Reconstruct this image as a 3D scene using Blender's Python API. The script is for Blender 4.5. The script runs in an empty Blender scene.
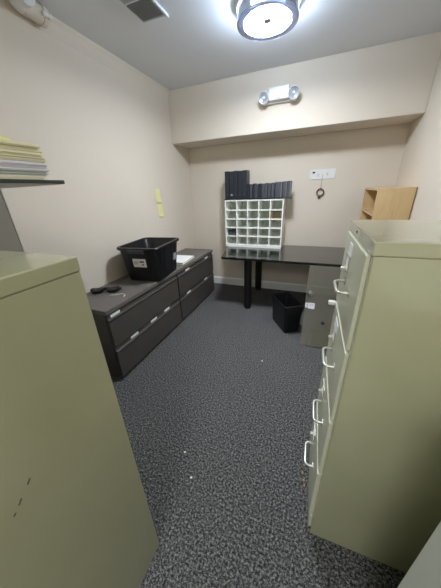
import bpy, bmesh, math, random
from mathutils import Vector, Matrix
random.seed(7)
scene = bpy.context.scene
COL = scene.collection
PI = math.pi

# ------------------------------------------------------------------ materials
def s2l(c):
    return tuple(((v/255.0)/12.92 if v/255.0 <= .04045 else ((v/255.0+.055)/1.055)**2.4) for v in c)

def mat(name, rgb, rough=.6, metal=0.0, var=.06, scale=8.0, bump=0.0, bscale=200.0, coat=0.0, spec=.5, stretch=None):
    m = bpy.data.materials.new(name); m.use_nodes = True
    nt = m.node_tree; n = nt.nodes; l = nt.links
    b = n['Principled BSDF']
    b.inputs['Roughness'].default_value = rough
    b.inputs['Metallic'].default_value = metal
    b.inputs['Specular IOR Level'].default_value = spec
    b.inputs['Coat Weight'].default_value = coat
    b.inputs['Coat Roughness'].default_value = .08
    tc = n.new('ShaderNodeTexCoord')
    src = tc.outputs['Object']
    if stretch:
        mp = n.new('ShaderNodeMapping'); mp.inputs['Scale'].default_value = stretch
        l.new(src, mp.inputs['Vector']); src = mp.outputs['Vector']
    nz = n.new('ShaderNodeTexNoise'); nz.inputs['Scale'].default_value = scale; nz.inputs['Detail'].default_value = 4
    l.new(src, nz.inputs['Vector'])
    cr = n.new('ShaderNodeValToRGB')
    a = s2l(rgb)
    cr.color_ramp.elements[0].position = .3; cr.color_ramp.elements[1].position = .7
    cr.color_ramp.elements[0].color = tuple(v*(1-var) for v in a)+(1,)
    cr.color_ramp.elements[1].color = tuple(min(1, v*(1+var)) for v in a)+(1,)
    l.new(nz.outputs['Fac'], cr.inputs['Fac']); l.new(cr.outputs['Color'], b.inputs['Base Color'])
    if bump:
        n2 = n.new('ShaderNodeTexNoise'); n2.inputs['Scale'].default_value = bscale; n2.inputs['Detail'].default_value = 2
        l.new(src, n2.inputs['Vector'])
        bp = n.new('ShaderNodeBump'); bp.inputs['Strength'].default_value = bump; bp.inputs['Distance'].default_value = .002
        l.new(n2.outputs['Fac'], bp.inputs['Height']); l.new(bp.outputs['Normal'], b.inputs['Normal'])
    return m

def carpet_mat():
    m = bpy.data.materials.new('carpet'); m.use_nodes = True
    nt = m.node_tree; n = nt.nodes; l = nt.links; b = n['Principled BSDF']
    b.inputs['Roughness'].default_value = .95; b.inputs['Specular IOR Level'].default_value = .1
    tc = n.new('ShaderNodeTexCoord')
    n1 = n.new('ShaderNodeTexNoise'); n1.inputs['Scale'].default_value = 220; n1.inputs['Detail'].default_value = 3; n1.inputs['Roughness'].default_value = .75
    l.new(tc.outputs['Object'], n1.inputs['Vector'])
    cr = n.new('ShaderNodeValToRGB')
    e = cr.color_ramp.elements
    e[0].position = .40; e[0].color = s2l((28, 28, 29))+(1,)
    e[1].position = .61; e[1].color = s2l((150, 150, 149))+(1,)
    k = e.new(.5); k.color = s2l((78, 78, 78))+(1,)
    n3 = n.new('ShaderNodeTexNoise'); n3.inputs['Scale'].default_value = 98; n3.inputs['Detail'].default_value = 2
    l.new(tc.outputs['Object'], n3.inputs['Vector'])
    av = n.new('ShaderNodeMix'); av.data_type = 'FLOAT'; av.inputs[0].default_value = .42
    l.new(n1.outputs['Fac'], av.inputs[2]); l.new(n3.outputs['Fac'], av.inputs[3])
    l.new(av.outputs[0], cr.inputs['Fac'])
    n2 = n.new('ShaderNodeTexNoise'); n2.inputs['Scale'].default_value = 2.2; n2.inputs['Detail'].default_value = 3
    l.new(tc.outputs['Object'], n2.inputs['Vector'])
    mr = n.new('ShaderNodeMapRange'); mr.inputs['To Min'].default_value = .86; mr.inputs['To Max'].default_value = 1.14
    l.new(n2.outputs['Fac'], mr.inputs['Value'])
    mx = n.new('ShaderNodeMix'); mx.data_type = 'RGBA'; mx.blend_type = 'MULTIPLY'; mx.inputs[0].default_value = 1
    l.new(cr.outputs['Color'], mx.inputs[6]); l.new(mr.outputs['Result'], mx.inputs[7])
    l.new(mx.outputs[2], b.inputs['Base Color'])
    bp = n.new('ShaderNodeBump'); bp.inputs['Strength'].default_value = .5; bp.inputs['Distance'].default_value = .006
    l.new(n1.outputs['Fac'], bp.inputs['Height']); l.new(bp.outputs['Normal'], b.inputs['Normal'])
    return m

def glass_mat(name, tint, refl):
    m = bpy.data.materials.new(name); m.use_nodes = True
    nt = m.node_tree; n = nt.nodes; l = nt.links
    n.remove(n['Principled BSDF']); out = n['Material Output']
    t = n.new('ShaderNodeBsdfTransparent'); t.inputs['Color'].default_value = s2l(tint)+(1,)
    g = n.new('ShaderNodeBsdfGlossy'); g.inputs['Roughness'].default_value = .06; g.inputs['Color'].default_value = (1, 1, 1, 1)
    lw = n.new('ShaderNodeFresnel'); lw.inputs['IOR'].default_value = 1.5
    ad = n.new('ShaderNodeMath'); ad.operation = 'ADD'; ad.inputs[1].default_value = refl; ad.use_clamp = True
    l.new(lw.outputs['Fac'], ad.inputs[0])
    mx = n.new('ShaderNodeMixShader'); l.new(ad.outputs[0], mx.inputs['Fac']); l.new(t.outputs[0], mx.inputs[1]); l.new(g.outputs[0], mx.inputs[2])
    l.new(mx.outputs[0], out.inputs['Surface'])
    return m

def glass_with_haze(name, tint, haze, fd, refl):
    m = glass_mat(name, tint, refl); nt = m.node_tree; out = nt.nodes['Material Output']
    src = out.inputs['Surface'].links[0].from_socket
    d = nt.nodes.new('ShaderNodeBsdfDiffuse'); d.inputs['Color'].default_value = s2l(haze)+(1,)
    mx = nt.nodes.new('ShaderNodeMixShader'); mx.inputs['Fac'].default_value = fd
    nt.links.new(src, mx.inputs[1]); nt.links.new(d.outputs[0], mx.inputs[2]); nt.links.new(mx.outputs[0], out.inputs['Surface'])
    return m

def emit_mat(name, rgb, strength):
    m = bpy.data.materials.new(name); m.use_nodes = True
    b = m.node_tree.nodes['Principled BSDF']
    b.inputs['Base Color'].default_value = s2l(rgb)+(1,)
    b.inputs['Emission Color'].default_value = s2l(rgb)+(1,)
    b.inputs['Emission Strength'].default_value = strength
    return m

def wood_mat():
    m = bpy.data.materials.new('maple_laminate'); m.use_nodes = True
    nt = m.node_tree; n = nt.nodes; l = nt.links; b = n['Principled BSDF']
    b.inputs['Roughness'].default_value = .45
    tc = n.new('ShaderNodeTexCoord'); mp = n.new('ShaderNodeMapping'); mp.inputs['Scale'].default_value = (14, 14, 1.4)
    l.new(tc.outputs['Object'], mp.inputs['Vector'])
    nz = n.new('ShaderNodeTexNoise'); nz.inputs['Scale'].default_value = 3; nz.inputs['Detail'].default_value = 5
    l.new(mp.outputs['Vector'], nz.inputs['Vector'])
    cr = n.new('ShaderNodeValToRGB'); cr.color_ramp.elements[0].position = .3; cr.color_ramp.elements[1].position = .7
    cr.color_ramp.elements[0].color = s2l((196, 166, 120))+(1,); cr.color_ramp.elements[1].color = s2l((211, 182, 136))+(1,)
    l.new(nz.outputs['Fac'], cr.inputs['Fac']); l.new(cr.outputs['Color'], b.inputs['Base Color'])
    return m

LAMP = 185.0
M = dict(
    wall=mat('wall_paint', (214, 204, 189), .75, var=.02, scale=1.5, bump=.08, bscale=260),
    ceil=mat('ceiling_paint', (220, 223, 227), .85, var=.02, scale=1.2, bump=.05, bscale=200),
    soff=mat('soffit_paint', (214, 204, 189), .75, var=.02, scale=1.5, bump=.06, bscale=260),
    base=mat('baseboard_paint', (232, 232, 228), .5, var=.02),
    carpet=carpet_mat(),
    green=mat('green_enamel', (172, 172, 140), .22, var=.05, scale=3, bump=.03, bscale=120, spec=.8, coat=.6),
    greenw=mat('putty_enamel', (206, 207, 184), .36, var=.04, scale=4),
    scuff=mat('scuff_dark', (92, 92, 66), .8, var=.3, scale=60),
    grey=mat('taupe_laminate', (150, 146, 136), .38, var=.03, scale=2),
    dark=mat('charcoal_steel', (76, 71, 67), .42, var=.05, scale=6, bump=.08, bscale=300),
    darktop=mat('charcoal_laminate', (104, 99, 94), .5, var=.06, scale=30),
    blackgloss=mat('black_glass', (17, 18, 19), .09, var=.1, coat=.5, spec=.55),
    black=mat('black_metal', (14, 14, 16), .4, var=.1),
    blackp=mat('black_plastic', (17, 18, 23), .36, var=.15, scale=14, spec=.5),
    binder=mat('navy_black_vinyl', (34, 37, 47), .42, var=.15, scale=20),
    folder=mat('charcoal_vinyl', (66, 69, 76), .45, var=.15, scale=20),
    folderl=mat('grey_vinyl', (112, 116, 120), .5, var=.12, scale=20),
    mesh=mat('black_wire_mesh', (10, 10, 12), .5, var=.4, scale=160, bump=.6, bscale=260),
    white=mat('white_paint', (222, 222, 220), .4, var=.02),
    whitep=mat('white_melamine', (240, 242, 236), .4, var=.02),
    cell=mat('cell_backing', (196, 200, 184), .6, var=.05),
    chrome=mat('chrome', (215, 216, 220), .16, metal=1, var=.02),
    nickel=mat('nickel', (205, 205, 194), .28, metal=.6, var=.03),
    wood=wood_mat(),
    woodd=mat('maple_edge', (120, 86, 50), .5, var=.1),
    paper=mat('white_paper', (238, 238, 236), .8, var=.02),
    manila=mat('manila_card', (222, 217, 184), .8, var=.05, scale=60, stretch=(1, 1, 30)),
    cream=mat('cream_paper', (226, 222, 200), .8, var=.08, scale=60, stretch=(1, 1, 30)),
    lilac=mat('white_page_block', (222, 220, 226), .8, var=.07, scale=60, stretch=(1, 1, 30)),
    greyp=mat('grey_green_card', (172, 178, 168), .8, var=.07, scale=60, stretch=(1, 1, 30)),
    sticky=mat('sticky_yellow', (226, 223, 158), .8, var=.04),
    brite=mat('bright_yellow', (236, 232, 110), .7, var=.03),
    crumb=mat('ochre_crumb', (196, 150, 78), .8, var=.2),
    brown=mat('brown_bead', (92, 52, 36), .45, var=.3, scale=120),
    red=mat('label_red', (190, 60, 60), .6, var=.05),
    orange=mat('orange_card', (205, 168, 122), .7, var=.05),
    stick=mat('grey_white_patch', (196, 196, 200), .6, var=.03),
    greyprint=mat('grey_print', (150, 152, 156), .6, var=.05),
    vent=mat('vent_louver', (176, 180, 183), .6, var=.03),
    duct=mat('duct_inside', (172, 176, 180), .7, var=.05),
    pale=mat('pale_grey_enamel', (226, 233, 226), .45, var=.03, scale=4),
    shelf=mat('shelf_laminate', (206, 203, 196), .5, var=.03),
    edge=mat('dark_edge_band', (44, 50, 46), .4, var=.08),
    glass=glass_with_haze('tinted_glass', (206, 204, 198), (200, 194, 174), .11, .07),  # beige diffuse share paints the room's reflected wash into the pane
    reflector=mat('lamp_reflector', (176, 182, 190), .25, metal=.25, var=.1, scale=60),
    ring=mat('frosted_ring', (206, 210, 216), .2, metal=.2, var=.05),
    emit=emit_mat('lit_diffuser', (236, 244, 255), LAMP),
    ringglass=glass_with_haze('ring_glass', (184, 190, 202), (150, 155, 168), .5, .12),
    fixglass=glass_mat('fixture_glass', (226, 232, 238), .12),
)

# ------------------------------------------------------------------ mesh helpers
class MB:
    def __init__(self):
        self.bm = bmesh.new(); self.mats = []
    def _mi(self, m):
        if m not in self.mats: self.mats.append(m)
        return self.mats.index(m)
    def _tag(self, verts, m):
        if m is None: return
        i = self._mi(m)
        for f in set(f for v in verts for f in v.link_faces): f.material_index = i
    def box(self, lo, hi, bevel=0.0, m=None, rot=None, seg=2):
        lo = Vector(lo); hi = Vector(hi); c = (lo+hi)/2; s = hi-lo
        g = bmesh.ops.create_cube(self.bm, size=1.0)
        vs = g['verts']
        for v in vs:
            v.co = Vector((v.co.x*s.x, v.co.y*s.y, v.co.z*s.z))
        if rot is not None:
            for v in vs: v.co = rot @ v.co
        for v in vs: v.co += c
        if bevel > 0:
            es = list(set(e for v in vs for e in v.link_edges))
            r = bmesh.ops.bevel(self.bm, geom=es, offset=bevel, segments=seg, affect='EDGES', profile=.5)
            vs = list(set(r['verts']) | set(v for v in vs if v.is_valid))
        self._tag(vs, m)
        return vs
    def prism(self, poly, axis, a, b, m=None, bevel=0.0):
        """poly: list of 2D points in the plane normal to axis, extruded a..b"""
        def p(u, v, w):
            return (w, u, v) if axis == 'x' else ((u, w, v) if axis == 'y' else (u, v, w))
        A = [self.bm.verts.new(p(u, v, a)) for u, v in poly]
        B = [self.bm.verts.new(p(u, v, b)) for u, v in poly]
        n = len(poly)
        self.bm.faces.new(A); self.bm.faces.new(list(reversed(B)))
        for i in range(n): self.bm.faces.new((A[i], B[i], B[(i+1) % n], A[(i+1) % n]))
        vs = A+B
        if bevel:
            es = list(set(e for v in vs for e in v.link_edges))
            r = bmesh.ops.bevel(self.bm, geom=es, offset=bevel, segments=2, affect='EDGES', profile=.5)
            vs = list(set(r['verts']) | set(v for v in vs if v.is_valid))
        self._tag(vs, m)
        return vs
    def lathe(self, prof, center=(0, 0, 0), seg=40, rot=None, m=None, close=False):
        """prof: list of (r, z)"""
        rings = []
        c = Vector(center)
        allv = []
        for r, z in prof:
            if r < 1e-6:
                v = self.bm.verts.new((rot @ Vector((0, 0, z)) if rot else Vector((0, 0, z)))+c); rings.append([v]); allv.append(v)
            else:
                ring = []
                for k in range(seg):
                    a = 2*PI*k/seg; q = Vector((r*math.cos(a), r*math.sin(a), z))
                    if rot: q = rot @ q
                    v = self.bm.verts.new(q+c); ring.append(v)
                rings.append(ring); allv += ring
        pairs = list(zip(rings, rings[1:]))
        if close: pairs.append((rings[-1], rings[0]))
        for a, b in pairs:
            for k in range(seg):
                k2 = (k+1) % seg
                if len(a) == 1 and len(b) == 1: continue
                if len(a) == 1: self.bm.faces.new((a[0], b[k], b[k2]))
                elif len(b) == 1: self.bm.faces.new((a[k], b[0], a[k2]))
                else: self.bm.faces.new((a[k], b[k], b[k2], a[k2]))
        self._tag(allv, m)
        return allv
    def tube(self, pts, r, seg=10, m=None, closed=False, cap=True):
        pts = [Vector(p) for p in pts]; n = len(pts); rings = []; up = Vector((0, 0, 1)); allv = []
        prev = None
        for i, p in enumerate(pts):
            if closed: t = (pts[(i+1) % n]-pts[i-1]).normalized()
            else: t = (pts[min(i+1, n-1)]-pts[max(i-1, 0)]).normalized()
            if prev is None:
                a = t.cross(up)
                if a.length < 1e-3: a = t.cross(Vector((1, 0, 0)))
            else:
                a = prev - t*prev.dot(t)
            a.normalize(); prev = a; b = t.cross(a)
            rr = r[i] if isinstance(r, (list, tuple)) else r
            ring = [self.bm.verts.new(p+(a*math.cos(2*PI*k/seg)+b*math.sin(2*PI*k/seg))*rr) for k in range(seg)]
            rings.append(ring); allv += ring
        for i in range(n if closed else n-1):
            A, B = rings[i], rings[(i+1) % n]
            for k in range(seg): self.bm.faces.new((A[k], B[k], B[(k+1) % seg], A[(k+1) % seg]))
        if cap and not closed:
            self.bm.faces.new(list(reversed(rings[0]))); self.bm.faces.new(rings[-1])
        self._tag(allv, m)
        return allv
    def rings(self, loops, m=None, cap0=False, cap1=False):
        R = [[self.bm.verts.new(p) for p in lp] for lp in loops]; n = len(R[0])
        for a, b in zip(R, R[1:]):
            for k in range(n): self.bm.faces.new((a[k], b[k], b[(k+1) % n], a[(k+1) % n]))
        if cap0: self.bm.faces.new(list(reversed(R[0])))
        if cap1: self.bm.faces.new(R[-1])
        vs = [v for r in R for v in r]; self._tag(vs, m); return vs
    def build(self, name, m, parent=None, loc=(0, 0, 0), rz=0.0, smooth=False):
        bmesh.ops.recalc_face_normals(self.bm, faces=self.bm.faces[:])
        me = bpy.data.meshes.new(name); 
        if smooth:
            for f in self.bm.faces: f.smooth = True
        self.bm.to_mesh(me); self.bm.free()
        if self.mats:
            for x in self.mats: me.materials.append(x)
        else: me.materials.append(m)
        if smooth:
            try: me.set_sharp_from_angle(angle=math.radians(40))
            except Exception: pass
        o = bpy.data.objects.new(name, me); COL.objects.link(o)
        o.location = loc; o.rotation_euler = (0, 0, rz)
        if parent: o.parent = parent
        return o

def tag(o, label, cat, group=None, kind=None):
    if label: o['label'] = label
    if cat: o['category'] = cat
    if group: o['group'] = group
    if kind: o['kind'] = kind
    return o
def thing(name, label, cat, loc=(0, 0, 0), rz=0.0, group=None):
    o = bpy.data.objects.new(name, None); COL.objects.link(o); o.empty_display_size = .1
    o.location = loc; o.rotation_euler = (0, 0, rz)
    return tag(o, label, cat, group)
def struct(name, mb, m, label, cat):
    o = mb.build(name, m); tag(o, label, cat, kind='structure'); return o
def copy_tree(o, parent=None):
    c = o.copy(); COL.objects.link(c)
    if parent: c.parent = parent
    for ch in [x for x in bpy.data.objects if x.parent == o]: copy_tree(ch, c)
    return c
def rrect(hx, hy, r, z, n=5, cx=0, cy=0):
    pts = []
    for (sx, sy, a0) in ((1, 1, 0), (-1, 1, PI/2), (-1, -1, PI), (1, -1, 3*PI/2)):
        for k in range(n+1):
            a = a0+PI/2*k/n
            pts.append((cx+sx*(hx-r)+r*math.cos(a), cy+sy*(hy-r)+r*math.sin(a), z))
    return pts

# ------------------------------------------------------------------ the room
WX, RX, BY, FY, CZ, SY, SZ = -1.813, .785, 3.443, -1.9, 2.535, 3.032, 1.998
T = .1
b = MB(); b.box((WX-T, FY-T, -T), (RX+T, BY+T, 0)); struct('floor', b, M['carpet'], 'dark grey speckled loop carpet floor', 'floor')
b = MB(); b.box((WX-T, FY-T, CZ), (RX+T, BY+T, CZ+T)); struct('ceiling', b, M['ceil'], 'flat grey white painted ceiling', 'ceiling')
b = MB(); b.box((WX-T, FY-T, 0), (WX, BY+T, CZ)); struct('wall_left', b, M['wall'], 'plain beige painted wall on the left', 'wall')
b = MB(); b.box((RX, FY-T, 0), (RX+T, BY+T, CZ)); struct('wall_right', b, M['wall'], 'plain beige painted wall on the right', 'wall')
b = MB(); b.box((WX, BY, 0), (RX, BY+T, CZ)); struct('wall_back', b, M['wall'], 'beige back wall behind the desk and sorter', 'wall')
b = MB(); b.box((WX, FY-T, 0), (-.55, FY, CZ)); b.box((.37, FY-T, 0), (RX, FY, CZ)); b.box((-.55, FY-T, 2.05), (.37, FY, CZ))
struct('wall_front', b, M['wall'], 'beige wall with the doorway, behind the viewpoint', 'wall')
b = MB(); b.box((WX, SY, SZ), (RX, BY, CZ), bevel=.006); struct('trim_1', b, M['soff'], 'boxed beige soffit across the top of the back wall', 'soffit')
prof = [(0, 0), (.016, 0), (.016, .095), (.010, .112), (.006, .12), (0, .12)]
b = MB(); b.prism([(BY-u, v) for u, v in prof], 'x', WX, RX); struct('baseboard_back', b, M['base'], 'white moulded baseboard along the back wall', 'baseboard')
b = MB(); b.prism([(WX+u, v) for u, v in prof], 'y', FY, BY); struct('baseboard_left', b, M['base'], 'white moulded baseboard along the left wall', 'baseboard')
b = MB(); b.prism([(RX-u, v) for u, v in prof], 'y', FY, BY); struct('baseboard_right', b, M['base'], 'white moulded baseboard along the right wall', 'baseboard')
# closed door behind the viewpoint
dr = thing('door_1', 'white flush door behind the viewpoint', 'door', (-.09, FY-.03, 0)); dr['kind'] = 'structure'
b = MB(); b.box((-.44, -.045, .01), (.44, 0, 2.03), bevel=.003); b.build('door_leaf', M['white'], dr)
b = MB(); b.box((-.46, -.06, 0), (-.44, .03, 2.05)); b.box((.44, -.06, 0), (.46, .03, 2.05)); b.box((-.46, -.06, 2.03), (.46, .03, 2.05)); b.build('door_frame', M['base'], dr)
b = MB(); b.lathe([(0, .07), (.022, .068), (.028, .05), (.02, .03), (.012, .02), (.012, .008), (.03, .006), (.03, 0)], (.38, 0, 1.0), rot=Matrix.Rotation(-PI/2, 3, 'X')); b.build('door_knob', M['nickel'], dr, smooth=True)

# ------------------------------------------------------------------ painted pipe with fitting in the wall/ceiling corner
cv = [(0, CZ), (0, CZ-.098), (.0012, CZ-.098), (.005, CZ-.080), (.012, CZ-.055), (.018, CZ-.03), (.028, CZ-.010), (.032, CZ)]
b = MB(); b.prism([(WX+u, v) for u, v in cv], 'y', 1.50, SY); struct('trim_2', b, M['wall'], 'shallow beige cove trim where the left wall meets the ceiling', 'trim')
pp = thing('pipe_fitting', 'white painted pipe elbow in the top left corner by the ceiling', 'pipe', (WX+.05, 1.50, CZ-.05))
b = MB(); b.tube([(0, .03, 0), (0, -.10, 0)], .047, 24); b.tube([(0, .035, 0), (0, .005, 0)], .052, 24); b.build('coupling', M['wall'], pp, smooth=True)
b = MB(); b.tube([(0, -.08, 0), (0, -.10, 0), (.012, -.125, 0), (.04, -.14, 0), (.09, -.142, 0)], .045, 24, m=M['white']); b.tube([(.07, -.142, 0), (.11, -.142, 0)], .052, 24, m=M['white']); b.build('elbow', M['white'], pp, smooth=True)
b = MB(); b.tube([(.05, -.01, -.01), (.055, .03, -.012)], .012, 12); b.lathe([(0, -.012), (.016, -.010), (.016, .010), (0, .012)], (.055, .03, -.012), rot=Matrix.Rotation(PI/2, 3, 'X'), seg=6); b.build('bolt', M['white'], pp)

# ------------------------------------------------------------------ ceiling light
LX, LY = -.452, 2.11
fx = thing('ceiling_light', 'round flush ceiling light, lit, with clear glass drum and silver ring', 'ceiling light', (LX, LY, CZ))
b = MB(); b.lathe([(0, 0), (.215, 0), (.215, -.008), (.205, -.014), (.0, -.014)], seg=48); b.build('ceiling_pan', M['white'], fx, smooth=True)
b = MB(); b.lathe([(.196, -.012), (.206, -.016), (.208, -.024), (.200, -.028), (.194, -.024)], seg=48, close=True); b.build('upper_ring', M['ring'], fx, smooth=True)
b = MB(); b.lathe([(.196, -.024), (.196, -.060), (.196, -.094), (.192, -.094), (.192, -.060), (.192, -.024)], seg=48, close=True); b.build('glass_drum', M['fixglass'], fx, smooth=True)
b = MB(); b.lathe([(.160, -.094), (.194, -.090), (.200, -.096), (.198, -.104), (.180, -.107), (.158, -.101)], seg=48, close=True); b.build('lower_ring', M['ringglass'], fx, smooth=True)
b = MB(); b.lathe([(.0, -.090), (.09, -.089), (.140, -.086), (.152, -.074), (.156, -.034), (.0, -.020)], seg=48); b.build('diffuser', M['emit'], fx, smooth=True)
b = MB(); b.box((-.024, -.024, -.0945), (.024, .024, -.0905), bevel=.003); b.build('centre_plate', M['greyprint'], fx)
for a in (.7, 2.5, 4.2, 5.4):
    b = MB(); q = Matrix.Rotation(a, 3, 'Z'); b.box(q @ Vector((.12, 0, -.090))-Vector((.016, .003, .004)), q @ Vector((.12, 0, -.090))+Vector((.016, .003, .004)), rot=q); b.build('clip', M['greyprint'], fx)

# ------------------------------------------------------------------ ceiling vent
vt = thing('ceiling_vent', 'grey louvred air vent set in the ceiling', 'air vent', (-1.195, 1.74, CZ))
b = MB()
for lo, hi in (((-.105, -.205, -.008), (-.085, .205, 0)), ((.085, -.205, -.008), (.105, .205, 0)), ((-.085, .185, -.008), (.085, .205, 0)), ((-.085, -.205, -.008), (.085, -.185, 0)), ((-.085, -.006, -.008), (.085, .006, 0))):
    b.box(lo, hi, bevel=.002)
b.box((.095, -.205, -.016), (.108, .205, -.006), bevel=.002, m=None)
b.build('vent_frame', M['ceil'], vt)
b = MB(); b.box((-.085, -.185, -.002), (.085, .185, -.0005)); b.build('duct_opening', M['duct'], vt)
for half, y0 in ((0, -.18), (1, .012)):
    for k in range(9):
        y = y0+.010+k*.0185
        b = MB(); b.box((-.085, y-.008, -.0075), (.085, y+.008, -.0055), rot=Matrix.Rotation(.5 if half else -.5, 3, 'X')); b.build('louver', M['vent'], vt)

# ------------------------------------------------------------------ emergency light
em = thing('emergency_light', 'white two-headed emergency light on the soffit', 'emergency light', (-.495, SY, 2.31), 0)
tilt = Matrix.Rotation(0, 3, 'Y')
b = MB(); b.prism([(-.17, -.075), (.17, -.075), (.145, -.028), (-.145, -.028)], 'y', -.035, 0, bevel=.006); b.build('mounting_tray', M['white'], em)
b = MB(); b.box((-.10, -.085, -.06), (.10, 0, .050), bevel=.01); b.build('battery_housing', M['white'], em)
b = MB(); b.box((-.012, -.089, -.052), (.012, -.083, -.044)); b.build('test_button', M['greyprint'], em)
for s in (-1, 1):
    aim = Matrix.Rotation(PI/2+.30, 3, 'X')
    aim = Matrix.Rotation(s*.16, 3, 'Z') @ aim
    c = Vector((s*.143, -.075, -.024))
    hd = MB(); hd.lathe([(0, -.048), (.027, -.046), (.045, -.03), (.053, .0), (.055, .03), (.050, .034), (.046, .026)], c, rot=aim, seg=32)
    hd.tube([(s*.135, -.005, -.03), (s*.145, -.03, -.03), tuple(c+Vector((0, .03, -.01)))], .014, 12)
    h = hd.build('lamp_head', M['white'], em, smooth=True)
    b = MB(); b.lathe([(0, .010), (.018, .012), (.032, .020), (.046, .027)], c, rot=aim, seg=32); b.build('reflector', M['reflector'], h, smooth=True)
    b = MB(); b.lathe([(0, .034), (.012, .030), (.014, .012)], c, rot=aim, seg=20); b.build('bulb', M['white'], h, smooth=True)
    b = MB(); b.box(c+Vector((-.02, .03, .046)), c+Vector((.02, .06, .066)), bevel=.004); b.build('swivel_tab', M['white'], h)

# ------------------------------------------------------------------ lateral file cabinets
XF, LYO, LW, LH, LD = -1.364, 1.0932, 1.0052, .6563, .449
def lateral(label, y0, labels):
    t = thing('lateral_file', label, 'filing cabinet', (XF, y0, 0), 0, 'charcoal lateral files along the left wall')
    b = MB(); b.box((-LD+.004, .002, .025), (-.022, LW-.002, LH-.034), bevel=.004); b.build('body', M['dark'], t)
    b = MB(); b.box((-LD+.02, .03, 0), (-.05, LW-.03, .03)); b.build('plinth', M['black'], t)
    b = MB(); b.box((-LD+.002, 0, LH-.036), (0, LW, LH), bevel=.004); b.build('top_board', M['darktop'], t)
    for (z0, z1, key) in ((.335, LH-.042, 'up'), (.03, .325, 'low')):
        h = z1-z0
        pr = [(-.021, z0), (-.002, z0), (-.002, z1-.058), (.006, z1-.046), (.006, z1-.040), (-.010, z1-.034), (-.012, z1-.010), (-.021, z1)]
        b = MB(); b.prism(pr, 'y', .012, LW-.012, bevel=0); d = b.build('drawer', M['dark'], t)
        for ly in labels[key]:
            b = MB(); b.box((-.0125, ly-y0-.048, z1-.033), (-.0085, ly-y0+.048, z1-.011), bevel=.001); lb = b.build('label_strip', M['paper'], d); lb['label'] = 'small white paper label strip'
    return t
lateral('charcoal two-drawer lateral file carrying the black tote bin and sunglasses', LYO, dict(up=[1.185], low=[1.33, 1.61, 1.84]))
lateral('charcoal two-drawer lateral file at the back corner with a white notebook on top', LYO+LW, dict(up=[2.345, 2.885], low=[2.325, 2.83]))

# ------------------------------------------------------------------ tote bin
def tote():
    t = thing('tote_bin', 'black open plastic tote bin with white label, on the charcoal lateral file', 'storage bin', (-1.527, 1.925, LH), math.radians(7))
    b = MB(); H = .335
    L = []
    def lp(hx, hy, r, z): L.append(rrect(hx, hy, r, z))
    lp(.155, .20, .04, .0); lp(.168, .213, .045, .006); lp(.172, .22, .045, .05); lp(.196, .250, .05, H-.03); lp(.198, .252, .05, H-.012)
    lp(.198, .252, .05, H-.012); lp(.192, .246, .05, H-.02); lp(.166, .212, .045, .05); lp(.16, .205, .04, .012)
    b.rings(L, cap0=True, cap1=True)
    body = b.build('tub', M['blackp'], t, smooth=True)
    b = MB(); b.rings([rrect(.192, .246, .05, H-.014), rrect(.194, .248, .05, H), rrect(.214, .268, .06, H), rrect(.218, .272, .06, H-.008), rrect(.214, .268, .06, H-.024), rrect(.196, .250, .05, H-.026)]); b.build('rim', M['blackp'], t, smooth=True)
    for s in (-1, 1):
        for k in (-.10, .10):
            b = MB(); b.prism([(s*.222, .03), (s*.216, .03), (s*.243, H-.03), (s*.254, H-.03)], 'x', k-.006, k+.006); b.build('rib', M['blackp'], body)
    for s in (-1, 1):
        for k in (-.16, -.07, .07, .16):
            b = MB(); b.prism([(s*.172, .03), (s*.166, .03), (s*.190, H-.03), (s*.200, H-.03)], 'y', k-.008, k+.008); b.build('rib', M['blackp'], body)
    for s in (-1, 1):
        b = MB(); b.box((-.085, s*.262-.016, H-.052), (.085, s*.262+.016, H-.014), bevel=.008); hh = b.build('handle', M['folder'] if s < 0 else M['blackp'], t)
    hh['label'] = 'moulded grip handle'
    rx = Matrix.Rotation(.107, 3, 'X')
    b = MB(); b.box((-.06, -.2425, .15), (.075, -.2405, .232), rot=rx); lab = b.build('label_sticker', M['paper'], t); lab['label'] = 'white printed label sticker'
    b = MB(); b.box((.03, -.2440, .168), (.05, -.2424, .182), rot=rx, m=M['red']); b.box((.012, -.2440, .195), (.055, -.2424, .21), rot=rx, m=M['folder']); b.box((-.05, -.2440, .196), (.0, -.2424, .203), rot=rx, m=M['greyprint']); b.box((-.05, -.2435, .18), (-.01, -.2420, .186), rot=rx, m=M['greyprint']); b.build('label_print', M['red'], lab)
    ry = Matrix.Rotation(.088, 3, 'Y')
    b = MB(); b.box((.1865, .10, .13), (.1885, .17, .20), rot=ry); l2 = b.build('side_sticker', M['greyprint'], t)
tote()

# ------------------------------------------------------------------ sunglasses, cord, notebook
sg = thing('sunglasses', 'black sunglasses lying on the near end of the lateral file', 'sunglasses', (-1.66, 1.392, LH), math.radians(30)); sg.scale = (1.12, 1.12, 1.1)
fr = MB()
for s in (-1, 1):
    loops = []
    for z, k in ((.006, .9), (.016, 1.0), (.030, .98), (.036, .7)):
        lp = []
        for i in range(20):
            a = 2*PI*i/20
            x = s*.058+.050*k*math.copysign(abs(math.cos(a))**.75, math.cos(a)); y = .036*k*math.copysign(abs(math.sin(a))**.75, math.sin(a))
            lp.append((x, y-.10*abs(x)**1.0*.2, z+.006*math.cos(a*2)))
        loops.append(lp)
    b = MB(); b.rings(loops, cap0=True, cap1=True); b.build('lens', M['blackp'], sg, smooth=True)
b = MB(); b.tube([(-.025, .012, .024), (0, .02, .028), (.025, .012, .024)], .008, 10); b.build('bridge', M['blackp'], sg, smooth=True)
for s in (-1, 1):
    b = MB(); b.tube([(s*.106, .0, .022), (s*.114, .012, .018), (s*.10, .036, .010), (s*.02, .046, .006), (s*-.03, .044, .006)], [.007, .007, .006, .005, .005], 10); b.build('temple_arm', M['blackp'], sg, smooth=True)
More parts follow.
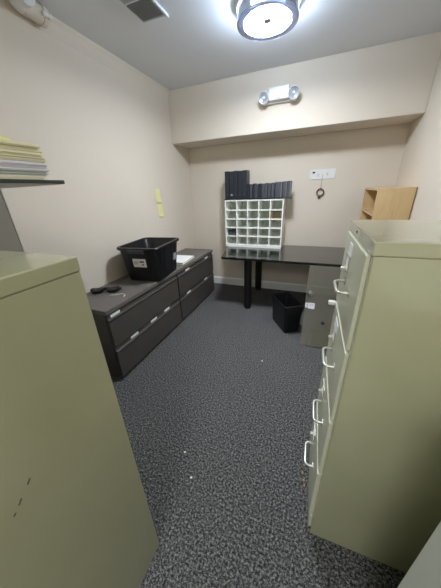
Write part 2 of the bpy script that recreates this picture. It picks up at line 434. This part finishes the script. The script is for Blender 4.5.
b = MB(); b.tube([(-1.56, 1.335, LH+.003), (-1.52, 1.36, LH+.003), (-1.475, 1.40, LH+.004), (-1.44, 1.385, LH+.003), (-1.425, 1.35, LH+.003)], .003, 8)
tag(b.build('cord', M['cream']), 'thin pale cord lying beside the black sunglasses', 'cord')
nb = thing('notebook', 'white notebook lying behind the black tote bin', 'notebook', (-1.545, 2.47, LH), math.radians(3))
b = MB(); b.box((-.13, -.16, .003), (.125, .16, .018)); b.build('pages', M['cream'], nb)
b = MB(); b.box((-.135, -.165, .018), (.13, .165, .022), bevel=.001); b.box((-.135, -.165, 0), (.13, .165, .003)); b.build('cover', M['paper'], nb)

# ------------------------------------------------------------------ desk
DZ, DY = .695, 2.605
dk = thing('desk', 'black glossy desk against the back wall on round black legs', 'desk', (0, 0, 0))
b = MB(); b.prism([(-1.036, DY), (.78, DY), (.78, 3.424), (-1.20, 3.424)], 'z', DZ-.028, DZ, bevel=.003); b.build('desktop', M['blackgloss'], dk)
for x, y in ((-.724, 2.70), (-.735, 3.36), (.70, 2.70), (.70, 3.36)):
    b = MB(); b.lathe([(0, 0), (.036, 0), (.038, .018), (.048, .022), (.048, DZ-.035), (.058, DZ-.034), (.058, DZ-.027), (0, DZ-.027)], (x, y, 0), seg=32); b.build('leg', M['black'], dk, smooth=True)

# ------------------------------------------------------------------ mail sorter on the desk
SX0, SX1, SYF, SYB, SZT = -1.185, -.405, 3.18, 3.415, 1.318
ms = thing('mail_sorter', 'white mail sorter of twenty-five pigeonholes standing on the black desk', 'mail sorter', (SX0, SYF, DZ))
w, d, h = SX1-SX0, SYB-SYF, SZT-DZ
b = MB(); b.box((0, 0, 0), (.016, d, h), bevel=.002); b.build('side_panel', M['whitep'], ms)
b = MB(); b.box((w-.016, 0, 0), (w, d, h), bevel=.002); b.build('side_panel', M['whitep'], ms)
b = MB(); b.box((.016, .001, h-.018), (w-.016, d, h)); b.build('top_panel', M['whitep'], ms)
b = MB(); b.box((.016, .001, 0), (w-.016, d, .032)); b.build('bottom_panel', M['whitep'], ms)
b = MB(); b.box((.016, d-.008, .032), (w-.016, d, h-.018)); b.build('back_panel', M['cell'], ms)
cw = (w-.032)/5; ch = (h-.05)/5
for i in range(1, 5):
    b = MB(); b.box((.016+i*cw-.006, .002, .032), (.016+i*cw+.006, d-.008, h-.018)); b.build('divider', M['whitep'], ms)
for k in range(1, 5):
    b = MB(); b.box((.016, .003, .032+k*ch-.005), (w-.016, d-.008, .032+k*ch+.005)); b.build('shelf', M['whitep'], ms)
# contents
b = MB(); b.box((SX0+.016+4*cw+.012, SYF+.02, DZ+.032+3*ch+.005), (SX0+.016+5*cw-.012, SYF+.2, DZ+.032+3*ch+.012)); tag(b.build('envelope', M['orange']), 'orange card slip in the right column of the white mail sorter', 'envelope')
b = MB(); b.box((SX0+.016+.008, SYF+.05, DZ+.032+1*ch+.005), (SX0+.016+cw-.012, SYF+.2, DZ+.032+1*ch+.075), bevel=.003); tag(b.build('box', M['folder']), 'dark grey box in the left column of the white mail sorter', 'box')

# tray and binders on top of the sorter
tb = MB(); tb.box((SX0, SYF-.004, SZT), (-.325, SYF+.17, SZT+.016), bevel=.002)
tag(tb.build('tray', M['black']), 'long black tray on top of the white mail sorter, overhanging its right side', 'tray')
ZT = SZT+.016
def binder(x0, x1, hgt, dep, m, kind, label, cat, group, yo=0.0, lean=0):
    x0, x1 = [-1.178+(v+1.178)*.962 for v in (x0, x1)]; dep *= .72
    t = thing(kind, label, cat, ((x0+x1)/2, SYF+yo, ZT), 0, group)
    wd = x1-x0
    b = MB()
    b.box((-wd/2, 0, 0), (-wd/2+.003, dep, hgt)); b.box((wd/2-.003, 0, 0), (wd/2, dep, hgt)); b.box((-wd/2, -.003, 0), (wd/2, .003, hgt), bevel=.002)
    b.build('cover', m, t)
    b = MB(); b.box((-wd/2+.003, .003, .004), (wd/2-.003, dep-.008, hgt-.005)); b.build('pages', M['folder'], t)
    return t
bx = [-1.175, -1.112, -1.050, -.990, -.930, -.866]
ords = ['leftmost', 'second from the left', 'middle', 'fourth from the left', 'rightmost']
for i in range(5):
    t = binder(bx[i]+.001, bx[i+1]-.001, .325-.003*(i % 2), .19, M['binder'], 'binder', ords[i]+' of the five tall dark binders on the mail sorter', 'binder', 'tall dark binders on the mail sorter', yo=.004*(i % 2))
    b = MB(); b.lathe([(.009, 0), (.013, .0015), (.013, .003), (.008, .003)], (0, -.003, .045), rot=Matrix.Rotation(PI/2, 3, 'X'), seg=20, close=True); b.build('finger_ring', M['nickel'] if i == 1 else M['folder'], t, smooth=True)
ex = [-.862, -.826, -.792, -.757, -.718, -.672, -.630, -.588, -.545, -.500]
names9 = ['first', 'second', 'third', 'fourth', 'fifth', 'sixth', 'seventh', 'eighth', 'ninth']
for i in range(9):
    binder(ex[i]+.001, ex[i+1]-.003, (.166, .160, .170, .158, .166, .163, .168, .164, .170)[i], .15, (M['binder'], M['folder'])[i % 2 if i < 5 else 1], 'folder_case', 'short black case, %s to the right of the tall binders' % names9[i], 'file case', 'short cases on the mail sorter', yo=.006*((i*7) % 3))
sx = [(-.490, -.412, 'wide grey short case, third from the right end of the tray'), (-.396, -.352, 'narrow grey short case, second from the right end of the tray'), (-.340, -.300, 'narrow grey short case at the right end of the tray')]
for i, (x0, x1, lb) in enumerate(sx):
    t = binder(x0, x1, .174+.003*i, .15, M['folder'], 'folder_case', lb, 'file case', 'short cases on the mail sorter')
    b = MB(); b.box(((x1-x0)/2-.010, -.0045, .002), ((x1-x0)/2, -.0025, .17)); b.build('spine_edge', M['folderl'], t)

# ------------------------------------------------------------------ outlet plate and hanging ring
op = thing('outlet_plate', 'wide white outlet plate on the back wall', 'outlet', (0, BY, 1.575), 0)
b = MB(); b.box((-.145, -.007, -.056), (.145, 0, .056), bevel=.003, rot=Matrix.Rotation(0, 3, 'Y')); b.build('cover_plate', M['white'], op)
b = MB(); b.box((-.115, -.012, .012), (-.085, -.005, .030), bevel=.002); b.build('toggle', M['black'], op)
for x, z in ((-.045, -.005), (.055, .004)):
    b = MB(); b.box((x-.018, -.009, z-.03), (x+.018, -.006, z+.03), bevel=.002); s_ = b.build('socket', M['white'], op)
    b = MB(); b.box((x-.007, -.0095, z-.006), (x-.004, -.0085, z+.008)); b.box((x+.004, -.0095, z-.006), (x+.007, -.0085, z+.008)); b.lathe([(0, .0), (.004, .0), (.004, .001), (0, .001)], (x, -.0085, z-.015), rot=Matrix.Rotation(PI/2, 3, 'X'), seg=12); b.build('socket_slots', M['black'], s_)
b = MB(); b.box((-.003, -.022, -.012), (.007, -.006, .012), bevel=.001); b.build('hook', M['nickel'], op)
hr = thing('hanging_ring', 'brown beaded ring hanging by a string from the outlet plate', 'bracelet', (.004, BY-.018, 1.575))
b = MB(); b.tube([(0, -.002, .0), (-.002, 0, -.08), (-.004, 0, -.17)], .0018, 6); b.build('string', M['woodd'], hr)
b = MB()
for k in range(18):
    a = 2*PI*k/18; c = Vector((-.004+.040*math.cos(a), 0, -.205+.040*math.sin(a)))
    b.lathe([(0, -.0085), (.006, -.006), (.0085, 0), (.006, .006), (0, .0085)], c, seg=10)
b.build('bead_ring', M['brown'], hr, smooth=True)
b = MB(); b.lathe([(0, -.016), (.011, -.010), (.015, 0), (.011, .010), (0, .014)], (-.012, 0, -.262), seg=14); b.build('pendant', M['brown'], hr, smooth=True)

# ------------------------------------------------------------------ sticky notes on left wall
def note(y, z, hgt, lean, label):
    b = MB(); n = 8; wd = .098; fr = []; bk = []
    for k in range(n+1):
        t = k/n; zz = z+hgt/2-hgt*t; cur = .0012+.020*max(0, t-.55)**1.6*2.2
        yo = lean*t
        fr.append([(WX+cur, y+yo-wd/2, zz), (WX+cur, y+yo+wd/2, zz)])
    vs = [[b.bm.verts.new(p) for p in r] for r in fr]
    vb = [[b.bm.verts.new((p[0]-.0012, p[1], p[2])) for p in r] for r in fr]
    for k in range(n):
        b.bm.faces.new((vs[k][0], vs[k][1], vs[k+1][1], vs[k+1][0])); b.bm.faces.new((vb[k][1], vb[k][0], vb[k+1][0], vb[k+1][1]))
        b.bm.faces.new((vs[k][0], vs[k+1][0], vb[k+1][0], vb[k][0])); b.bm.faces.new((vs[k+1][1], vs[k][1], vb[k][1], vb[k+1][1]))
    b.bm.faces.new((vs[0][1], vs[0][0], vb[0][0], vb[0][1])); b.bm.faces.new((vs[n][0], vs[n][1], vb[n][1], vb[n][0]))
    tag(b.build('sticky_note', M['sticky']), label, 'sticky note', 'sticky notes on the left wall')
note(2.568, 1.408, .15, .006, 'upper of the two yellow sticky notes on the left wall')
note(2.588, 1.243, .15, -.004, 'lower of the two yellow sticky notes on the left wall')

# ------------------------------------------------------------------ maple bookcase on the desk by the right wall
bc = thing('bookcase', 'light maple cubby bookcase on the desk by the right wall', 'bookcase', (.487, 2.69, DZ))
W_, D_, H_ = .292, .725, .708
for y in (0, D_-.018):
    b = MB(); b.box((0, y, 0), (W_, y+.018, H_), bevel=.0015); b.build('side_panel', M['wood'], bc)
b = MB(); b.box((0, .018, H_-.018), (W_, D_-.018, H_)); b.build('top_panel', M['wood'], bc)
b = MB(); b.box((0, .018, 0), (W_, D_-.018, .018)); b.build('bottom_panel', M['wood'], bc)
b = MB(); b.box((W_-.006, .018, .018), (W_, D_-.018, H_-.018)); b.build('back_panel', M['wood'], bc)
for z in (.25, .46):
    b = MB(); b.box((.004, .018, z), (W_-.006, D_-.018, z+.018)); b.build('shelf', M['wood'], bc)
b = MB(); b.box((W_-.004, -.002, 0), (W_, 0, H_)); b.build('edge_strip', M['woodd'], bc)

# ------------------------------------------------------------------ glass panel leaning on the desk
GX0, GX1 = -.014, .44
base = Vector((0, 2.075, .004)); topp = Vector((0, DY-.004, DZ-.028))
dv = (topp-base); Lg = dv.length; ang = math.atan2(dv.z, dv.y)
gp = thing('glass_panel', 'tinted glass panel leaning against the front edge of the black desk', 'glass panel', (GX0, base.y, base.z), 0)
R = Matrix.Rotation(ang, 3, 'X')   # local: x along width, y up the panel, z out of it
def rbox(name, lo, hi, m, parent, bevel=0):
    b = MB(); vs = b.box(lo, hi, bevel=bevel)
    for v in b.bm.verts: v.co = R @ v.co
    return b.build(name, m, parent)
rbox('pane', (0, 0, 0), (GX1-GX0, Lg, .006), M['glass'], gp)
b = MB(); b.lathe([(0, .042), (.020, .040), (.028, .030), (.023, .014), (.032, .008), (.034, 0)], (0, 0, 0), seg=24)
for v in b.bm.verts: v.co = R @ (v.co+Vector((.036, Lg*.63, .006)))
b.build('knob', M['chrome'], gp, smooth=True)
rbox('sticker', (.004, Lg*.45, .006), (.026, Lg*.51, .0075), M['stick'], gp)  # two flat grey-white patches laid on the pane
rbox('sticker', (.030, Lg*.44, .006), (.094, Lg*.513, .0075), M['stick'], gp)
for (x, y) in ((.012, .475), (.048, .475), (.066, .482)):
    rbox('patch_mark', (x, Lg*y, .0075), (x+.010, Lg*y+.012, .0082), M['greyprint'], gp)
rbox('hinge', (.17, Lg*.27, .006), (.20, Lg*.30, .016), M['black'], gp, .003)

# ------------------------------------------------------------------ wastebasket
wb = thing('wastebasket', 'black rectangular mesh wastebasket under the desk', 'wastebasket', (-.205, 2.415, 0), math.radians(32))
b = MB()
L = [rrect(.083, .165, .02, 0), rrect(.086, .168, .02, .004), rrect(.103, .190, .025, .318), rrect(.098, .185, .025, .318), rrect(.081, .163, .02, .008)]
b.rings(L, cap0=True, cap1=True); b.build('basket', M['mesh'], wb, smooth=True)
b = MB(); b.tube(rrect(.101, .188, .025, .320), .006, 8, closed=True); b.build('rim', M['black'], wb, smooth=True)

# ------------------------------------------------------------------ vertical filing cabinets
def vertical_file(label, loc, rz, w, d, h, pulls, group=None, m=None, mf=None):
    """local frame: drawers face -y; x across, y back; origin at the front-left bottom corner"""
    m = m or M['green']; mf = mf or M['greenw']
    t = thing('filing_cabinet', label, 'filing cabinet', loc, rz, group)
    b = MB(); b.box((0, .004, .0), (w, d, h-.034), bevel=.003); b.build('body', m, t)
    b = MB(); b.box((-.0015, 0, h-.0335), (w+.0015, d+.0015, h), bevel=.003); b.build('top_cap', m, t)
    b = MB(); b.lathe([(0, .002), (.004, .0015), (.006, -.002)], (w*.42, -.0005, h-.017), rot=Matrix.Rotation(PI/2, 3, 'X'), seg=14); b.build('lock', M['black'], t)
    b = MB(); b.box((.022, -.005, .004), (w-.022, .006, .092), bevel=.003); b.build('kick_plate', mf, t)
    n = 4; z1 = h-.038; st = (z1-.10)/n
    for k in range(n):
        pull = pulls[k]
        zt = z1-st*k; zb = zt-st+.012
        b = MB(); b.box((.022, -.006-pull, zb), (w-.022, .006, zt), bevel=.003); dr = b.build('drawer', mf, t)
        if pull > .004:
            b = MB(); b.box((.03, -.004-pull+.002, zt-.028), (w-.03, .0, zt-.006)); b.build('drawer_side', M['greenw'], dr)
        hz = zt-.152; yb = -.006-pull; cx = w*.52; hl = .058
        b = MB(); b.tube([(cx-hl, yb, hz), (cx-hl, yb-.022, hz-.001), (cx-hl+.006, yb-.031, hz-.002), (cx-hl+.016, yb-.034, hz-.002), (cx+hl-.016, yb-.034, hz-.002), (cx+hl-.006, yb-.031, hz-.002), (cx+hl, yb-.022, hz-.001), (cx+hl, yb, hz)], .0048, 10)
        b.box((cx-hl-.010, yb-.002, hz-.012), (cx-hl+.010, yb+.001, hz+.012)); b.box((cx+hl-.010, yb-.002, hz-.012), (cx+hl+.010, yb+.001, hz+.012))
        hn = b.build('handle', M['nickel'], dr, smooth=True)
        b = MB(); b.box((cx-hl-.030, yb-.018, hz+.030), (cx-hl-.012, yb+.001, hz+.046), bevel=.003); b.build('thumb_latch', M['nickel'], dr)
        lz = zt-.085; lx = w*.36
        b = MB()
        for lo, hi in (((lx-.038, lz+.022), (lx+.038, lz+.027)), ((lx-.038, lz-.027), (lx+.038, lz-.022)), ((lx-.038, lz-.022), (lx-.033, lz+.022)), ((lx+.033, lz-.022), (lx+.038, lz+.022))):
            b.box((lo[0], yb-.004, lo[1]), (hi[0], yb+.001, hi[1]))
        b.build('label_holder', M['nickel'], dr)
        b = MB(); b.box((lx-.028, yb-.0015, lz-.021), (lx+.025, yb+.0005, lz+.018)); b.build('label_card', M['paper'], dr)
    return t

# right cabinet: drawers face -x  (rotate -90 deg: local -y -> world -x, local x -> world -y)
CX, CY, CDY, CWX, CHT = .1285, .626, .4215, .632, 1.316
rc = vertical_file('pale green four-drawer filing cabinet on the right with its handles in view', (CX-.0074, CY+CDY, 0), -PI/2+math.radians(1.0), CDY, CWX, CHT, (0, 0, .002, .006))
dr0 = [o for o in rc.children if o.name.startswith('drawer')]
b = MB(); b.box((CDY*.36-.012, -.0078, CHT-.038-.058), (CDY*.36+.045, -.0058, CHT-.038-.018)); sl = b.build('sticker', M['paper'], dr0[0]); sl['label'] = 'white sticker above the card holder'
b = MB(); b.box((CDY*.36-.02, -.0088, CHT-.038-.2945-.056), (CDY*.36+.06, -.0068, CHT-.038-.2945-.018)); sl = b.build('sticker', M['paper'], dr0[1]); sl['label'] = 'white sticker above the card holder'
b = MB(); b.box((CX-.040, CY+CDY-.038, .968), (CX-.0125, CY+CDY-.016, .982), bevel=.002)
tag(b.build('paper_tag', M['paper']), 'small white card sticking out at the top of the second drawer', 'card')
for k, (dx, dy, rr) in enumerate(((-.022, .05, .006), (-.030, .09, .005), (-.018, .025, .004), (-.026, .13, .004))):
    b = MB(); b.lathe([(0, -rr*.6), (rr*.8, -rr*.3), (rr, 0), (rr*.6, rr*.5), (0, rr*.7)], (CX+dx-.012, CY+.16+dy, rr*.6), seg=8)
    tag(b.build('crumb', M['crumb']), 'tiny ochre crumb on the carpet beside the bottom drawer of the right green cabinet', 'crumb', 'ochre crumbs by the right cabinet')

# left cabinet: its plain long side faces the aisle, drawers towards the doorway
LCX, LCY = -.489, .357
lc = vertical_file('pale green filing cabinet filling the left foreground, plain side towards the aisle', (LCX-.46, LCY-.715, 0), 0, .46, .715, 1.314, (0, 0, 0, 0))
b = MB()
for (y, z, l, a) in ((-.02+.03, .955, .03, .3), (.03, .972, .012, .2), (.055, .985, .02, .35), (.075, .865, .006, .8), (.09, .88, .012, .9), (.115, .905, .012, .9), (.06, .96, .006, .2)):
    b.box((0, y-l/2+.358, z-.0018), (.0006, y+l/2+.358, z+.0018), rot=Matrix.Rotation(a, 3, 'X'))
for v in b.bm.verts: v.co.x += .46
b.build('scratch_marks', M['scuff'], lc)

# pale grey cabinet, bottom right corner of the view
gc = thing('storage_cabinet', 'pale grey metal cabinet cut off at the bottom right corner', 'cabinet', (.302, -.35, 0))
b = MB(); b.box((0, .004, .03), (.475, .735, 1.02), bevel=.003); b.build('body', M['pale'], gc)
b = MB(); b.box((.02, .02, 0), (.46, .72, .03)); b.build('plinth', M['black'], gc)
b = MB(); b.box((-.001, 0, 1.02), (.478, .737, 1.045), bevel=.003); b.build('top_board', M['pale'], gc)
for x0, x1 in ((.01, .235), (.24, .465)):
    b = MB(); b.box((x0, -.012, .04), (x1, .004, 1.01), bevel=.002); dd = b.build('door', M['pale'], gc)
    b = MB(); b.tube([((x1-.03) if x0 < .1 else x0+.03, -.012, .5), ((x1-.03) if x0 < .1 else x0+.03, -.035, .51), ((x1-.03) if x0 < .1 else x0+.03, -.035, .61), ((x1-.03) if x0 < .1 else x0+.03, -.012, .62)], .005, 8); b.build('handle', M['nickel'], dd, smooth=True)

# ------------------------------------------------------------------ taupe cabinet with overhanging board + paper stack, far left
YE = .62; ZS = 1.487
tc = thing('storage_unit', 'taupe storage unit with a thin overhanging shelf board at the far left', 'shelf unit', (-1.79, -.2, 0))
XB = -1.157; XO = -.80
b = MB(); b.box((0, 0, 0), (XB+1.79, YE+.2, ZS-.012)); b.build('carcass', M['grey'], tc)
b = MB(); b.box((XB+1.79-.003, YE+.2-.003, 0), (XB+1.79+.0015, YE+.2+.001, ZS-.012)); b.build('edge_strip', M['shelf'], tc)
b = MB(); b.box((0, 0, ZS-.012), (XO+1.79-.004, YE+.2-.003, ZS)); b.build('top_board', M['shelf'], tc)
b = MB(); b.box((XO+1.79-.004, 0, ZS-.0105), (XO+1.79, YE+.2, ZS), bevel=.001); b.box((0, YE+.2-.003, ZS-.0105), (XO+1.79-.004, YE+.2, ZS)); b.build('edge_band', M['edge'], tc)

def stack_item(name, label, cat, z0, th, m, x1, y1, sag=0.0, dx=.23, dy=.33, layers=4, group='papers and folders on the overhanging shelf'):
    """a sheaf of sheets whose far end droops by sag"""
    b = MB(); n = 10
    for k in range(layers):
        za = z0+th*k/layers; zb = z0+th*(k+.86)/layers
        ox = random.uniform(-.004, .004); oy = random.uniform(-.006, .004)
        lo = []; hi = []
        pts = []
        for i in range(n+1):
            t = i/n; y = y1-dy+dy*t+oy
            s = -sag*(t**2.2)
            pts.append((y, s))
        poly = [(y, za+s) for y, s in pts]+[(y, zb+s) for y, s in reversed(pts)]
        b.prism(poly, 'x', x1-dx+ox, x1+ox)
    o = b.build(name, m)
    return tag(o, label, cat, group)
x1 = XO-.045; y1 = YE-.012
z = ZS+.0005
items = [
    ('paper_sheaf', 'cream paper sheaf at the bottom of the stack on the shelf board', 'papers', .014, M['cream'], 0, -.012),
    ('file_folder', 'grey green folder just above the bottom paper sheaf in the stack', 'folder', .016, M['greyp'], 0, -.004),
    ('paper_sheaf', 'white paper sheaf in the middle of the stack, above the grey green folder', 'papers', .012, M['lilac'], 0, .004),
    ('paper_sheaf', 'second white paper sheaf in the middle of the stack, below the manila folders', 'papers', .011, M['lilac'], 0, 0),
    ('file_folder', 'lowest manila folder of the stack, lying on the white papers', 'folder', .013, M['manila'], .0, .002),
    ('file_folder', 'second manila folder up from the white papers in the stack', 'folder', .012, M['manila'], .0, -.006),
    ('file_folder', 'third manila folder up from the white papers in the stack', 'folder', .013, M['manila'], .0, -.003),
    ('file_folder', 'top manila folder of the stack with a yellow note on it', 'folder', .013, M['manila'], .0, -.01),
]
for nm, lb, cat, th, m, sg_, oy in items:
    stack_item(nm, lb, cat, z, th, m, x1+random.uniform(-.004, .004), y1+oy, sg_)
    z += th
b = MB(); b.box((x1-.10, y1-.20, z), (x1-.004, y1-.085, z+.006), bevel=.001, rot=Matrix.Rotation(.12, 3, 'Z')); tag(b.build('sticky_note', M['brite']), 'bright yellow note on top of the stack of manila folders', 'sticky note')

# ------------------------------------------------------------------ lint on the carpet
spots = [((-.58, .75), 'white scrap on the carpet beside the left green cabinet, the farther of two'), ((-.54+.06, .64), 'white scrap on the carpet beside the left green cabinet, the nearer of two'), ((-.318, 1.711), 'white scrap in the middle of the carpet')]
from math import cos, sin
for (x, y), lb in spots:
    b = MB(); b.box((-.006, -.004, .0), (.006, .004, .003), bevel=.001)
    o = b.build('paper_scrap', M['paper'], None, (x, y, 0), .6); tag(o, lb, 'paper scrap', 'white scraps on the carpet')

# ------------------------------------------------------------------ light
world = bpy.data.worlds.new('world'); scene.world = world; world.use_nodes = True
world.node_tree.nodes['Background'].inputs[0].default_value = (.9, .95, 1, 1)
world.node_tree.nodes['Background'].inputs[1].default_value = .0

ld = bpy.data.lights.new('unseen_fill_lamp', 'AREA'); ld.shape = 'DISK'; ld.size = 1.0; ld.energy = 33; ld.color = (.95, .98, 1)  # added unseen area lamp, fills the room from behind the camera
lo_ = bpy.data.objects.new('unseen_fill_lamp', ld); COL.objects.link(lo_); lo_.location = (-.15, -1.25, CZ-.08)

# ------------------------------------------------------------------ camera
f_px, pitch, yaw, roll, ch_ = 234.19, math.radians(23.773), math.radians(22.2466), math.radians(-2.3341), 1.4356
F = Vector((-sin(yaw)*cos(pitch), cos(yaw)*cos(pitch), -sin(pitch)))
Rt = Vector((cos(yaw), sin(yaw), 0)); Up = Rt.cross(F)
R2 = Rt*cos(roll)+Up*sin(roll); U2 = Up*cos(roll)-Rt*sin(roll)
cam = bpy.data.cameras.new('camera'); co = bpy.data.objects.new('camera', cam); COL.objects.link(co)
co.matrix_world = Matrix(((R2.x, U2.x, -F.x, 0), (R2.y, U2.y, -F.y, 0), (R2.z, U2.z, -F.z, ch_), (0, 0, 0, 1)))
cam.sensor_fit = 'AUTO'; cam.sensor_width = 36; cam.lens = f_px/588*36; cam.clip_start = .02
scene.camera = co
scene.view_settings.view_transform = 'Standard'; scene.view_settings.look = 'None'
scene.view_settings.gamma = 1; scene.view_settings.use_curve_mapping = False
scene.view_settings.exposure = 0.14
scene.cycles.max_bounces = 10; scene.cycles.diffuse_bounces = 6
